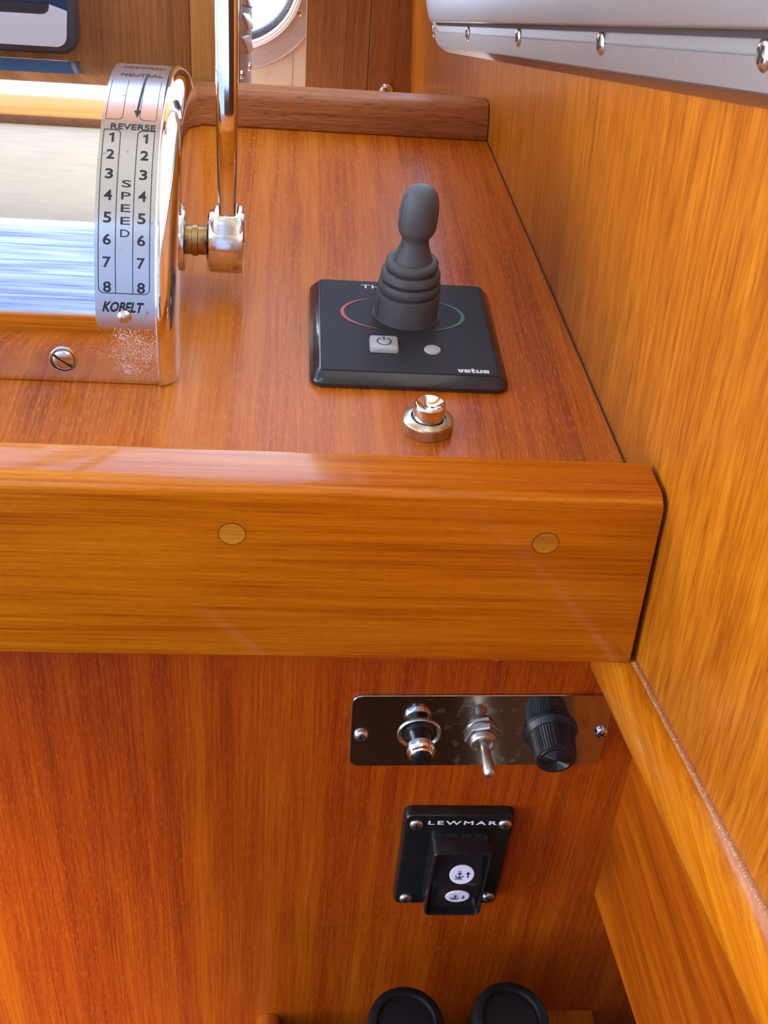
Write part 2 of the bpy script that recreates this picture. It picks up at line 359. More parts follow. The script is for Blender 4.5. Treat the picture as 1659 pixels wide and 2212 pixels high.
def ringloft(steps): return loft([[Vector((x, y, z)) for x, y in rrect(PW + 2 * o, PH + 2 * o, PR + o, 16)] for o, z in steps], False, False)
link('outer_ring', mapg(ringloft([(.033, 0), (.033, .003), (.032, .004), (.0140, .0045), (.0130, .0030)]), PF(1.2)), 'ringmetal', win)
link('inner_ring', mapg(ringloft([(.0132, .001), (.0132, .0060), (.0118, .0085), (.0096, .0088), (.0088, .0072), (.0078, .0080), (.0062, .0070), (.0056, .003)]), PF(1.2)), 'white', win)
link('rubber_seal', mapg(ringloft([(.0060, .004), (.0050, .0050), (.0020, .0032), (.0004, 0), (0, -.005), (.0015, -.009), (.004, -.010)]), PF(1.2)), 'seal_black', win)
link('pane', mapg(slab(PW + .004, PH + .004, PR + .002, [(0, -.0085), (0, -.0060)], 12), PF(1.2)), 'glass', win, 0)
for x, y in ((.0725, -.062), (.0725, .062), (-.0725, -.062), (-.0725, .062), (0, -.108), (0, .108)):
    fr = PF(1.2 - .0042); screw(win, (lambda f, x, y: lambda p: f((p[0] + x, p[1] + y, p[2])))(fr, x, y), .0034, .0010)

# canopy, beam and sole around the helm
link('ceiling', box(-1.5, .45, -.35, .70, .90, .93), 'cream', None, 0, 'structure')
link('ceiling_aft', box(-.20, .45, -1.1, -.35, .90, .93), 'cream', None, 0, 'structure')  # unseen roof piece added to keep the sun off the panel's right
link('trim_2', box(-1.5, .3, .70, .80, .86, .95, .008), 'darkwood', None, 30, 'structure')
link('trim_3', box(-1.5, .3, .80, 1.16, .87, .95, .008), 'beam', None, 30, 'structure')
link('floor', box(-3.2, .234, -.62, 1.18, -.78, -.75), 'darkwood', None, 0, 'structure')
link('floor_aft', box(-3.2, .234, -4.5, -.62, -.76, -.72), 'deck', None, 0, 'structure')
link('wall_aft', join(box(.0, .234, -.30, -.27, -.75, .12), box(-.14, .0, -.30, -.27, -.75, -.19)), 'darkwood', None, 0, 'structure')  # unseen blocker added in place of a standing body, to shade the lower panel
cv = mat('pale_blue_canvas', (.34, .44, .66), .8); t_, N_, L_, b_ = nodes(cv)
tr = N_('ShaderNodeBsdfTranslucent'); tr.inputs[0].default_value = (.30, .40, .62, 1); ms = N_('ShaderNodeMixShader'); ms.inputs[0].default_value = .45
tcn = N_('ShaderNodeTexCoord'); mp = N_('ShaderNodeMapping'); mp.inputs['Scale'].default_value = (.7, 1, 6); nz = N_('ShaderNodeTexNoise'); nz.inputs['Scale'].default_value = 3; nz.inputs['Detail'].default_value = 6; nz.inputs['Distortion'].default_value = 1.2
L_(tcn.outputs['Object'], mp.inputs[0]); L_(mp.outputs[0], nz.inputs['Vector'])
cr_ = N_('ShaderNodeValToRGB'); cr_.color_ramp.elements[0].position = .35; cr_.color_ramp.elements[0].color = (.09, .12, .21, 1); cr_.color_ramp.elements[1].position = .62; cr_.color_ramp.elements[1].color = (.33, .38, .49, 1)
L_(nz.outputs['Fac'], cr_.inputs[0]); L_(cr_.outputs[0], tr.inputs[0]); L_(cr_.outputs[0], b_.inputs['Base Color'])
L_(b_.outputs[0], ms.inputs[1]); L_(tr.outputs[0], ms.inputs[2]); L_(ms.outputs[0], t_.nodes['Material Output'].inputs[0])
link('wall_canvas_aft', box(-3.2, 1.5, -2.01, -2.0, -.45, 2.4), cv, None, 0, 'structure')
link('side_deck', box(-3, 3, 1.23, 3.2, -.50, -.46), 'white', None, 0, 'structure')

# ------------------------------------------------------------------ helm console
con = thing('helm_console', 'varnished teak helm console with raised front and back rails', 'console', (-.2, .345, -.7))
g = loft([[Vector(p) for p in ((-.62, .3450, z), (wx(.345, 0, .0006), .345, z), (wx(.716, 0, .0006), .716, z), (-.62, .716, z))] for z in (-.014, 0)])
link('top_panel', g, 'top', con, 20)
link('top_joint', loft([[Vector(p) for p in ((wx(.345, 0, .0008), .345, z), (wx(.345, 0, -.0002), .345, z), (wx(.70, 0, -.0002), .70, z), (wx(.70, 0, .0008), .70, z))] for z in (-.001, .0004)]), 'dark_gap', con, 0)
g = loft([[Vector((x, y, z)) for x, z in ((-.62, -.72), (.235, -.72), (.235, -.30), (.190, -.2576), (.1770, -.10), (wx(.345, -.07, -.010), -.08), (wx(.345, -.014, .001), -.014), (-.62, -.014))] for y in (.345, .357)])
link('front_panel', g, 'panel', con, 20)
def rail(y0, y1, z0, z1, r, rb, name, m, xr, x0=-.62):
    def arc(cy, cz, rr, a0, a1, n=7): return [(cy + rr * math.cos(math.radians(a0 + (a1 - a0) * i / n)), cz + rr * math.sin(math.radians(a0 + (a1 - a0) * i / n))) for i in range(n + 1)]
    pr = arc(y0 + r, z1 - r, r, 180, 90) + arc(y1 - rb, z1 - rb, rb, 90, 0) + [(y1, z0)] + arc(y0 + rb, z0 + rb, rb, 270, 180, 4)
    R0 = [Vector((x0, y, z)) for y, z in pr]
    R1 = [Vector((xr(y, z), y, z)) for y, z in pr]
    cy, cz = (y0 + y1) / 2, (z0 + z1) / 2
    R2 = [Vector((xr(y, z) + .0006, cy + (y - cy) * .965, cz + (z - cz) * .987)) for y, z in pr]
    return link(name, loft([R0, R1, R2]), m, con, 45)
fr = rail(.322, .3448, -.0630, .0213, .0062, .0022, 'front_rail', 'rail', lambda y, z: wx(y, z, .0022 + (.0012 if z < 0 else 0)))
for x, z, m in ((-.0173, .0001, 'plug'), (.0958, -.0003, 'plug2')):
    f = frame((x, .322, z), (1, 0, 0), (0, 0, 1), (0, -1, 0))
    p = link('wooden_plug', mapg(lathe([(.00485, -.001), (.00485, .00012), (.0001, .00013)], 36), f), m, fr, 0)
    V, F = annulus([(.00475 * math.cos(2 * PI * i / 40), .00475 * math.sin(2 * PI * i / 40)) for i in range(40)], [(.00498 * math.cos(2 * PI * i / 40), .00498 * math.sin(2 * PI * i / 40)) for i in range(40)], 0, .00016)
    link('plug_joint', mapg((V, F), f), M['darkwood'], fr, 0)
link('pale_chip', tube([(.0842, .3238, -.0629), (.0868, .3236, -.0632), (.0895, .3240, -.0631)], [.0001, .0005, .0001], 6), M['plug'], fr, 0)
rail(.700, .7158, 0, .0222, .0050, .0020, 'back_rail', 'backrail', lambda y, z: wx(y, z, .0012))
# dark shadow joint strip between wall and rail end
# ------------------------------------------------------------------ instrument cabinet behind the console, its post and louvred vent
cab = thing('instrument_cabinet', 'teak instrument cabinet with a pale corner post behind the console', 'cabinet', (-.2, .8, -.2))
link('front_board', box(-.62, -.0612, .722, .734, -.2, .26, .0008, 1), 'bulk', cab, 30)
link('corner_post', box(-.0612, -.0345, .7162, .745,  -.2, .26, .0015, 2), 'post', cab, 30)
link('side_board', box(-.050, -.0362, .745, 1.022, -.3, .26, .0008, 1), 'bulk', cab, 30)
ven = thing('louvred_vent', 'polished metal louvred vent on the cabinet side beside the porthole', 'vent', (-.0362, .88, .05))
VA, VU = Vector((0, -.958, .287)), Vector((0, .287, .958))
def VF(p): return Vector((-.0362 + p[2], .928, -.040)) + VA * p[0] + VU * p[1]
link('plate', mapg(slab(.164, .262, .004, [(0, 0), (0, .0008), (.0003, .0010)], 3), lambda p: VF((p[0] + .071, p[1] + .118, p[2]))), 'alu_dark', ven, 30)
for k in range(15):
    h0 = .0125 + k * .0148
    pr_ = [(h0 + .0105, .0008), (h0 + .0085, .0024), (h0 + .0045, .0042), (h0, .0050), (h0, .0044), (h0 + .0040, .0034), (h0 + .0085, .0010)]
    g = loft([[VF((a, h, .0008 + (t - .0008) * q)) for h, t in pr_] for a, q in ((.002, .05), (.008, .7), (.020, 1), (.120, 1), (.134, .7), (.140, .05))])
    link('slat', g, 'louvre', ven, 40)
for a in (0, .142):
    link('pin', mapg(lathe([(.0030, 0), (.0028, .0012), (.0016, .0022), (.0001, .0024)], 16), (lambda a: lambda p: VF((p[0] + a, p[1], p[2] + .001)))(a)), 'chrome', ven)

# ------------------------------------------------------------------ chart display
dsp = thing('chart_display', 'dark grey display unit with silver fascia in the upper left corner', 'display', (-.21, .712, .03))
DF = frame((-.2205, .7215, .1085), (1, 0, 0), (0, 0, 1), (0, -1, 0))
link('case', mapg(slab(.190, .150, .0095, [(0, 0), (0, .008), (.0006, .0115), (.002, .0130), (.0034, .0134)]), DF), 'disp', dsp)
def D2(x, z): return (x + .2205, z - .1085)
fas = [D2(-.3125, .0390)] + [D2(-.1375 + .0065 * math.cos(a), .0455 + .0065 * math.sin(a)) for a in [math.radians(-90 + 15 * i) for i in range(7)]]
fas += [D2(-.1296, .0592), D2(-.1392, .0624)] + [D2(-.1440 + .0046 * math.cos(a), .0612 - .0046 * math.sin(a)) for a in [math.radians(10 + 20 * i) for i in range(5)]] + [D2(-.3125, .0562)]
link('fascia', mapg(prism(fas, .0128, .0146), DF), 'silver', dsp, 25)
link('screen', mapg(prism([D2(-.3125, .0628), D2(-.1398, .0630), D2(-.1294, .0598), D2(-.1290, .176), D2(-.3125, .176)], .0128, .0142), DF), 'screen', dsp, 0)
link('slot', mapg(prism([D2(-.3125, .0564), D2(-.1440, .0566), D2(-.1400, .0626), D2(-.3125, .0626)], .0128, .0136), DF), 'slot', dsp, 0)

# ------------------------------------------------------------------ engine control: drum housing, scale plate, shaft and lever
KY, KZ, KR = .500, .0135, .0838
eng = thing('engine_control', 'chrome engine control head with speed scale and upright lever', 'engine control', (-.12, .5, 0))
def arcpts(r, a0, a1, n): return [(KY - r * math.cos(math.radians(a0 + (a1 - a0) * i / n)), KZ + r * math.sin(math.radians(a0 + (a1 - a0) * i / n))) for i in range(n + 1)]
body = [(.4163, 0), (.4157, .0006), (.4157, .0030), (.4160, .0065), (.4162, .0100)] + arcpts(KR, 0, 180, 80)
body += [(1 - y, z) for y, z in body[:5]][::-1]
link('housing', loft([[Vector((x, y, z)) for y, z in body] for x in (-.205, -.1005, -.0500)]), 'chrome_worn', eng, 50)
cap = [(.4154, 0), (.4147, .0007), (.4147, .004), (.4148, .0085), (.4149, .0135)] + [(KY - .0851 * math.cos(a), KZ + .0850 * math.sin(a)) for a in [math.radians(2 + 176 * i / 80) for i in range(81)]]
cap += [(1 - y, z) for y, z in cap[:5]][::-1]
def capring(x, ins):
    q = 1 - ins / .0852
    return [Vector((x, KY + (y - KY) * q, max(z * (1 - ins / .0985), 0))) for y, z in cap]
CS = [(-.0525, 1.2), (-.0522, .3), (-.0512, 0), (-.0500, .15), (-.0484, .9), (-.0468, 2.3), (-.0456, 4.2), (-.0448, 6.6), (-.0442, 10), (-.0436, 17), (-.0431, 30), (-.0428, 50), (-.0427, 78)]
link('end_cap', loft([capring(x, i * .001) for x, i in CS]), 'chrome', eng, 60)
g = loft([[Vector((-.252 - x, v.y, v.z)) for v in capring(x, i * .001)] for x, i in CS])
link('end_cap', g, 'chrome', eng, 60)
# scale plate wrapped on the drum; (u, s): u across, s arc length up from the drum's mid height
UC = -.0632
def wrap(u, s, d=0.):
    a = s / KR; r = KR + d
    return Vector((UC + u, KY - r * math.cos(a), KZ + r * math.sin(a)))
def LF(p): return wrap(p[0], p[1], .00052 + p[2])
lab = []
out = rrect(.0250, 1, .0001, 1)
us = [-.0125, -.0123, -.0115, -.0100, 0, .0100, .0115, .0123, .0125]
rows = [(.0124, .0100), (.0126, .0112), (.0134, .0121), (.0148, .0125)] + [(.0148 + .0038 * i, .0125) for i in range(1, 38)]
V, F = [], []
for s, hw in rows:
    for k in range(9): V.append(wrap((k / 4 - 1) * hw, s, .0005))
for i in range(len(rows) - 1):
    for k in range(8): F.append([i * 9 + k, i * 9 + k + 1, (i + 1) * 9 + k + 1, (i + 1) * 9 + k])
n0 = len(V)
edge = [i * 9 for i in range(len(rows))][::-1] + list(range(1, 8)) + [i * 9 + 8 for i in range(len(rows))]
for i in edge:
    v = V[i]; d = Vector((0, v.y - KY, v.z - KZ)).normalized(); V.append(v - d * .0006)
for k in range(len(edge) - 1): F.append([edge[k], edge[k + 1], n0 + k + 1, n0 + k])
lb = link('scale_plate', (V, F), 'label', eng, 50)
def put(s, u, sarc, w, h, name, **kw):
    V, F = fit2d(s, w, h, **kw)
    V2, F2 = V, F
    link(name, ([LF((v.x + u, v.y + sarc, v.z)) for v in V2], F2), 'ink', lb, 0)
def one(u, sarc):
    g = join(stroke([(.0004, -.00215), (.0004, .00215)], .0009), stroke([(.0004, .0019), (-.0002, .0014), (-.0011, .0011)], [.0006, .0007, .0005]))
    link('numeral', ([LF((v.x + u, v.y + sarc, v.z)) for v in g[0]], g[1]), 'ink', lb, 0)
for k, s in enumerate((.0892, .0814, .0730, .0643, .0555, .0471, .0384, .0289)):
    for u in (-.0077, .0055):
        if k == 0: one(u, s)
        else: put(str(k + 1), u, s, .0031, .0042, 'numeral', bold=.018)
for ch, s in zip('SPEED', (.0691, .0642, .0593, .0544, .0496)):
    put(ch, -.0008, s, .0036, .0029, 'speed_letter', bold=.004)
put('REVERSE', .0002, .0948, .0176, .0030, 'reverse_lettering', bold=.012)
put('NEUTRAL', .0002, .1317, .0172, .0030, 'neutral_lettering', bold=.012)
put('FORWARD', .0002, .1430, .0172, .0030, 'forward_lettering', bold=.012)
put('KOBELT', -.0016, .0211, .0166, .0042, 'maker_lettering', bold=.035, shear=.35, space=1.02)
def sline(path, wd, name):
    P = []
    for k in range(len(path) - 1):
        (a, b), (c, d) = path[k], path[k + 1]; n = max(1, int(math.hypot(c - a, d - b) / .004))
        P += [(a + (c - a) * i / n, b + (d - b) * i / n) for i in range(n)]
    P.append(path[-1])
    link(name, mapg(stroke(P, wd), LF), 'ink', lb, 0)
XA, XB, XC, XD = -.0110, -.0044, .0023, .0088
def rc(x, s, r, a0, a1): return [(x + r * math.cos(math.radians(a0 + (a1 - a0) * i / 4)), s + r * math.sin(math.radians(a0 + (a1 - a0) * i / 4))) for i in range(5)]
sline([(XA, .0930)] + [(XA, .0290)] + rc(XA + .002, .0285, .002, 180, 270) + rc(XD - .002, .0285, .002, 270, 360) + [(XD, .0930)], .00030, 'scale_line')
sline([(XA, .0930)] + rc(XB - .002, .0910, .002, 90, 0) + [(XB, .0265)], .00030, 'scale_line')
sline([(XD, .0930)] + rc(XC + .002, .0910, .002, 90, 180) + [(XC, .0265)], .00030, 'scale_line')
sline([(XA, .126), (XA, .0985), (XB - .002, .0985)] + rc(XB - .002, .1005, .002, 270, 360) + [(XB, .126)], .0002, 'scale_line')
sline([(XC, .126)] + rc(XC + .002, .1005, .002, 180, 270) + [(XD, .0985), (XD, .126)], .0002, 'scale_line')
link('scale_arrow', mapg(stroke([(.0012, .1000), (.0012, .1038), (.0012, .1039)] + [(.0012 + .0002 * i, .104 + .005 * i) for i in range(1, 7)], [.0001, .0028, .0010] + [.0009] * 6), LF), 'ink', lb, 0)
link('rivet', mapg(lathe([(.0028, -.0003), (.0027, .0008), (.0020, .0016), (.0010, .0020), (.0001, .0021)], 24), frame(wrap(-.0012, .0174, .0005), (1, 0, 0), (0, .2, .98), (0, -.98, .2))), 'steel', lb)
# base screw in its recess at the foot of the housing
SF = frame((-.0898, .4158, .0108), (1, 0, 0), (0, .10, .995), (0, -.995, .10))
link('screw_recess', mapg(lathe([(.0056, -.0040), (.0056, .0006), (.0052, .0008), (.0050, .0002), (.0049, -.004)], 28), SF), 'chrome_rough', eng)
screw(eng, (lambda f: lambda p: f((p[0], p[1], p[2] - .0004)))(SF), .0046, .0022, 'slot', 'steel', -.62)
# shaft, hub and lever
XF = (lambda y, z: (lambda x: frame((x, y, z), (0, 1, 0), (0, 0, 1), (1, 0, 0))))(KY, .0246)
link('shaft', mapg(lathe([(.0072, 0), (.0072, .0015), (.0066, .0018), (.0066, .0085)], 32), XF(-.0430)), 'brass', eng)
hub = link('hub', mapg(lathe([(.0126, 0), (.0140, .0010), (.0143, .0022), (.0143, .0148), (.0140, .0160), (.0128, .0166)], 44), XF(-.0369)), 'chrome_rough', eng)
def LS(z, w, d, y=KY, xc=-.0279): return [Vector((xc + x, y + q, z)) for x, q in rrect(w, d, min(w, d) * .17, 3)]
link('collar', loft([LS(.030, .0160, .026), LS(.0365, .0150, .0195), LS(.0385, .0126, .017), LS(.0398, .0098, .015)]), 'chrome_rough', hub, 50)
link('lever', loft([LS(.034, .0076, .0125), LS(.048, .0078, .0128), LS(.056, .0086, .0130), LS(.064, .0089, .0130), LS(.13, .0094, .0132), LS(.20, .0096, .0135)]), 'chrome', eng, 60)
link('grip', mapg(lathe([(.004, -.004), (.006, .001), (.0095, .006), (.0105, .013), (.009, .019), (.004, .0225), (.0001, .023)], 28), TOPF(-.0279, KY, .2)), 'bk_knob', eng)

# ------------------------------------------------------------------ bow thruster joystick panel
thr = thing('thruster_panel', 'square graphite joystick panel with red and green arcs', 'control panel', (.0527, .462, 0))
TF = TOPF(.0527, .4620)
link('bezel', mapg(slab(.0850, .0870, .0060, [(.0008, 0), (0, .0008), (0, .0024), (.0006, .0034), (.0034, .0062), (.0040, .0066), (.0046, .0066)], 6), TF), 'bezel', thr, 30)
link('face_plate', mapg(slab(.0756, .0790, .0012, [(0, .0060), (0, .0069), (.0003, .0071)], 3), TOPF(.0525, .4617)), 'face', thr, 30)
FZ = .00725
FT = frame((0, 0, FZ))
for nm, m, a0, a1 in (('red_arc', 'red_print', 118, 246), ('green_arc', 'green_print', 62, -66)):
    P, W = [], []
    for i in range(29):
        a = math.radians(a0 + (a1 - a0) * i / 28); P.append((.0521 + .0275 * math.cos(a) * (abs(math.cos(a)) ** -.12 if abs(math.cos(a)) > .01 else 1), .4712 + .0150 * math.sin(a))); W.append(.0003 + .0014 * math.sin(PI * i / 28) ** 1.2)
    link(nm, mapg(stroke(P, W, 0), FT), m, thr, 0)
V, F = fit2d('THRUSTER', .0362, .0034, wide=1.0, bold=.0)
link('panel_lettering', ([Vector((v.x + .0521, v.y + .4955, FZ)) for v in V], F), 'white_print', thr, 0)
def block(x0, y0, x1, y1): return [Vector((x0, y0, 0)), Vector((x1, y0, 0)), Vector((x1, y1, 0)), Vector((x0, y1, 0))], [[0, 1, 2, 3]]
def quad(*p): return [Vector((a, b, 0)) for a, b in p], [[0, 1, 2, 3]]
h = .0024; wd = .0026; st = .00092
glyphs = [join(quad((0, h), (.00115, h), (.00135, 0), (.0006, 0)), quad((.00155, h), (.0027, h), (.0021, 0), (.00135, 0))),                       # v
          join(block(0, 0, st, h), block(st, 0, wd, .00062), block(st, .00088, wd, .00150), block(st, .00178, wd, h), block(wd - .0007, .00150, wd, .00178)),   # e
          join(block(.0003, 0, .0003 + st, .0033), block(0, .00165, .0003, h), block(.0003 + st, .00165, .0019, h), block(.0003 + st, 0, .0019, .00062)),                             # t
          join(block(0, 0, st, h), block(wd - st, 0, wd, h), block(st, 0, wd - st, .00075)),                                                    # u
          join(block(0, 0, wd, .00066), block(0, .00088, wd, .00154), block(0, .00176, wd, h), block(wd - st, .00066, wd, .00088), block(0, .00154, st, .00176))]  # s
x, gs = 0, []
for g_, gw_ in zip(glyphs, (.0026, .0026, .0019, .0026, .0026)):
    gs.append(([v + Vector((x, 0, 0)) for v in g_[0]], g_[1])); x += gw_ + .0003
link('maker_lettering', mapg(join(*gs), frame((.0728, .4236, FZ))), 'white_print', thr, 0)
bt = link('power_button', mapg(slab(.0125, .0118, .0014, [(-.0001, .0064), (0, .0078), (.0003, .0087), (.0009, .0091)], 4), TOPF(.0422, .4430)), 'btn_grey', thr, 40)
P = [(.0030 * math.cos(a), .0030 * math.sin(a)) for a in [math.radians(118 + 304 * i / 24) for i in range(25)]]
link('power_symbol', mapg(join(stroke(P, .0006, 0), stroke([(0, .0012), (0, .0038)], .0006, 0)), TOPF(.0422, .4434, .0092)), 'ink', bt, 0)
link('indicator_lens', mapg(lathe([(.0037, .0064), (.0037, .0074), (.0034, .0078), (.0024, .0080), (.0001, .0081)], 28), TOPF(.0633, .4408)), 'btn_grey', thr)
jy = [(.0152, .0068), (.0152, .0072), (.0146, .0072), (.0144, .0080), (.0144, .0180), (.0141, .0190), (.0132, .0195), (.0124, .0196), (.0124, .0203), (.0136, .0204), (.0141, .0212), (.0139, .0236), (.0133, .0245), (.0122, .0247), (.0115, .0248), (.0115, .0255), (.0128, .0256), (.0134, .0264), (.0131, .0287), (.0124, .0296), (.0112, .0298), (.0104, .0299), (.0104, .0306), (.0114, .0307), (.0119, .0314), (.0117, .0334), (.0110, .0342), (.0098, .0345), (.0088, .0346)]
lean = lambda v: Vector((v.x + max(0, v.z - .012) * .030, v.y, v.z))
jb = link('joystick_boot', mapg(lathe(jy, 48), lambda p: lean(TOPF(.0536, .4720)(p))), 'rubber', thr, 42)
jn = [(.0090, .0342), (.0084, .0360), (.0072, .0390), (.0062, .0420), (.0059, .0440), (.0062, .0452), (.0072, .0466), (.0080, .0482), (.0084, .0500), (.0085, .0570), (.0083, .0602), (.0077, .0632), (.0066, .0656), (.0050, .0673), (.0028, .0683), (.0001, .0686)]
link('joystick_knob', mapg(lathe(jn, 44), lambda p: lean(TOPF(.0536, .4720)(p))), 'rubber', thr, 70)
# moulding seam down the left of the boot
sm = [lean(TOPF(.0536, .4720)((-(r + .0001) * .93, -(r + .0001) * .38, z))) for r, z in jy[3:5] + [(.0131, .0198)]]
link('moulding_seam', tube(sm, .00016, 6), 'rubber', jb)
sm = [lean(TOPF(.0536, .4720)((-(r + .00003) * .93, -(r + .00003) * .38, z))) for r, z in jn[:13]]
link('moulding_seam', tube(sm, .00014, 6), 'rubber', jb)

# ------------------------------------------------------------------ chrome push knob in front of the panel
kn = thing('push_knob', 'small chrome push knob in a knurled collar before the joystick panel', 'knob', (.0578, .3916, 0))
KF = TOPF(.0578, .3916)
link('knurled_collar', mapg(lathe([(.0100, 0), (.0103, .0004), (.0103, .0046), (.0099, .0052), (.0088, .0058), (.0072, .0061), (.0069, .0055), (.0069, .0010)], 176, lambda k: .020 if k in (1, 2) else 0), KF), 'collar', kn, 25)
link('dark_ring', mapg(lathe([(.0068, .0012), (.0068, .0052), (.0001, .0052)], 40), KF), 'bk_gloss', kn)
link('button', mapg(lathe([(.0063, .0040), (.0064, .0048), (.0064, .0108), (.0061, .0121), (.0055, .0126), (.0049, .0123), (.0035, .0113), (.0018, .0107), (.0001, .0105)], 48), KF), 'chrome', kn, 60)

# ------------------------------------------------------------------ steel switch plate on the front panel
sw = thing('switch_plate', 'polished steel switch plate below the front rail', 'switch plate', (.091, .345, -.13))
PFm = PANF(.0909, -.1297, .345, math.radians(1.6))
link('plate', mapg(slab(.1155, .0470, .0050, [(0, 0), (0, .0010), (.0003, .0013)], 6), PFm), 'plate', sw, 30)
def PP(dx, dz, dy=.0013): return PANF(.0909 + dx, -.1297 + dz, .345 - dy, math.radians(1.6))
for dx, dz, r in ((-.0530, -.0030, .4), (.0548, .0012, .9)): screw(sw, PP(dx, dz), .0033, .0022, 'cross', 'steel', r)
F0 = PP(-.0271, -.0018, .0010)
pb = link('push_button', mapg(lathe([(.0100, 0), (.0099, .0008), (.0095, .0012), (.0089, .0011), (.0086, .0006), (.0080, .00035)], 40, None, True, False), F0), 'steel_dull', sw, 50, label='chrome ringed push button with black stem')
link('stem', mapg(lathe([(.0081, .00036), (.0072, .0005), (.0058, .0012), (.0047, .0040), (.0042, .0090)], 32), F0), 'bk_gloss', pb)
link('chrome_tip', mapg(lathe([(.0048, .0075), (.0062, .0080), (.0064, .0092), (.0063, .0108), (.0056, .0116), (.0054, .0130), (.0048, .0138), (.0044, .0138)], 36), F0), 'chrome', pb)
link('black_cap', mapg(lathe([(.0044, .0134), (.0043, .0143), (.0030, .0150), (.0001, .0152)], 32), F0), 'guard', pb)
F0 = PP(.0010, -.0014)
nut = [(.0082 * math.cos(math.radians(60 * i + 12)), .0082 * math.sin(math.radians(60 * i + 12))) for i in range(6)]
tg = link('toggle_switch', mapg(lathe([(.0078, 0), (.0080, .0005), (.0080, .0009), (.0070, .0011)], 36), F0), 'steel_dull', sw, label='nickel toggle switch flicked downwards')
link('hex_nut', mapg(loft([[Vector((x * q, y * q, z)) for x, y in nut] for q, z in ((1, .0008), (1, .0028), (.93, .0034))]), F0), 'steel_dull', tg, 20)
link('threaded_bush', mapg(lathe(sum([[(.0055, .0034 + .0006 * i), (.0059, .0037 + .0006 * i)] for i in range(5)], []) + [(.0054, .0068), (.0042, .0068), (.0036, .0050)], 32), F0), 'steel_dull', tg, 20)
link('bat_lever', mapg(tube([(0, 0, .0030), (.0003, -.0004, .0070), (.0010, -.0022, .0120), (.0017, -.0044, .0172), (.0019, -.0050, .0186), (.0020, -.0054, .0195), (.00205, -.0056, .0200)], [.0019, .0020, .0024, .0029, .0028, .0019, .0003], 20), F0), 'steel_dull', tg, 60)
F0 = PP(.0318, .0006)
rk = link('rotary_knob', mapg(lathe([(.0122, 0), (.0123, .0008), (.0112, .0024), (.0106, .0032)], 56), F0), 'bk_knob', sw, 40, label='fluted black rotary knob')
def fl(k): return .030 if k in (1, 2) else 0
link('fluted_grip', mapg(lathe([(.0104, .0026), (.0103, .0036), (.0092, .0150), (.0088, .0158), (.0080, .0160)], 96, fl), F0), 'bk_knob', rk, 20)
link('pointer', mapg(loft([[Vector((x, y, z)) for x, y in ((-.0014, r - .001), (.0014, r - .001), (.0010, r + .0012), (-.0010, r + .0012))] for r, z in ((.0100, .003), (.0088, .0152))]), F0), 'bk_knob', rk, 20)
gr = [(.0082, .0159), (.0080, .0164), (.0072, .0165)]
for i in range(7): gr += [(.0068 - .0009 * i, .0165), (.00655 - .0009 * i, .0162), (.0062 - .0009 * i, .0165)]
link('ringed_end', mapg(lathe(gr + [(.0001, .0165)], 40), F0), 'guard', rk, 20)

# ------------------------------------------------------------------ anchor windlass rocker switch
wl = thing('windlass_switch', 'black anchor windlass rocker switch screwed to the lower panel', 'switch', (.0886, .345, -.221))
WFm = PANF(.0886, -.2213)
link('plate', mapg(slab(.0530, .0735, .0042, [(0, 0), (0, .0040), (.0008, .0056), (.0020, .0060)], 6), WFm), 'guard', wl, 30)
for dx, dz, r in ((-.0207, .0300, .2), (.0217, .0305, .75), (-.0204, -.0312, .1), (.0217, -.0300, .9)):
    screw(wl, PANF(.0886 + dx, -.2213 + dz, .339), .0033, .0016, 'cross', 'steel_dull', r)
V, F = fit2d('LEWMAR', .0330, .0030, bold=.022, space=1.3)
link('maker_lettering', mapg((V, F), PANF(.0899, -.1896, .3388)), 'white_print', wl, 0)
GF = PANF(.0896, -.2210, .339)
gw, gh = .0284, .0520
rg = lambda i, z: [Vector((x, y, z)) for x, y in rrect(gw - 2 * i, gh - 2 * i, .0034 - i * .5, 6)]
gd = link('switch_guard', mapg(loft([rg(0, 0), rg(.0002, .0126), rg(.0005, .0135), rg(.0011, .0137), rg(.0016, .0133), rg(.0018, .0060)], True, False), GF), 'guard', wl, 40)
UT, LT = math.radians(14), math.radians(-9)
hw = gw / 2 - .0018
def rz(y): return .0131 - (max(y - .0, 0) * math.tan(UT) + max(-y, 0) * math.tan(-LT)) * .9
ys = [-.0242, -.0200, -.015, -.010, -.005, -.002, 0, .002, .006, .011, .016, .021, .0242]
def rzs(y): return rz(y) - .0002 * math.exp(-(y / .003) ** 2)
xs = [-hw, -hw + .0012, -hw + .003, 0, hw - .003, hw - .0012, hw]
V, F = [], []
for y in ys:
    for x in xs: V.append(Vector((x, y, rzs(y) - (.0008 if abs(abs(x) - hw) < 1e-6 else (.0002 if abs(x) > hw - .002 else 0)))))
for i in range(len(ys) - 1):
    for k in range(6): F.append([i * 7 + k, i * 7 + k + 1, (i + 1) * 7 + k + 1, (i + 1) * 7 + k])
ro = link('rocker', mapg((V, F), GF), 'bk_gloss', wl, 60)
for y in (.0188, -.0210):
    for x in (-.0072, -.0024, .0024, .0072):
        link('grip_dot', mapg(lathe([(.0011, -.0004), (.0009, .0003), (.0001, .0005)], 14), lambda p, x=x, y=y: GF((p[0] + x, p[1] + y, p[2] + rzs(y)))), 'bk_gloss', ro)
def BF(x, y, tilt):
    c, s = math.cos(tilt), math.sin(tilt); z = rzs(y)
    return lambda p: GF((x + p[0], y + p[1] * c + p[2] * s, z + p[2] * c - p[1] * s))
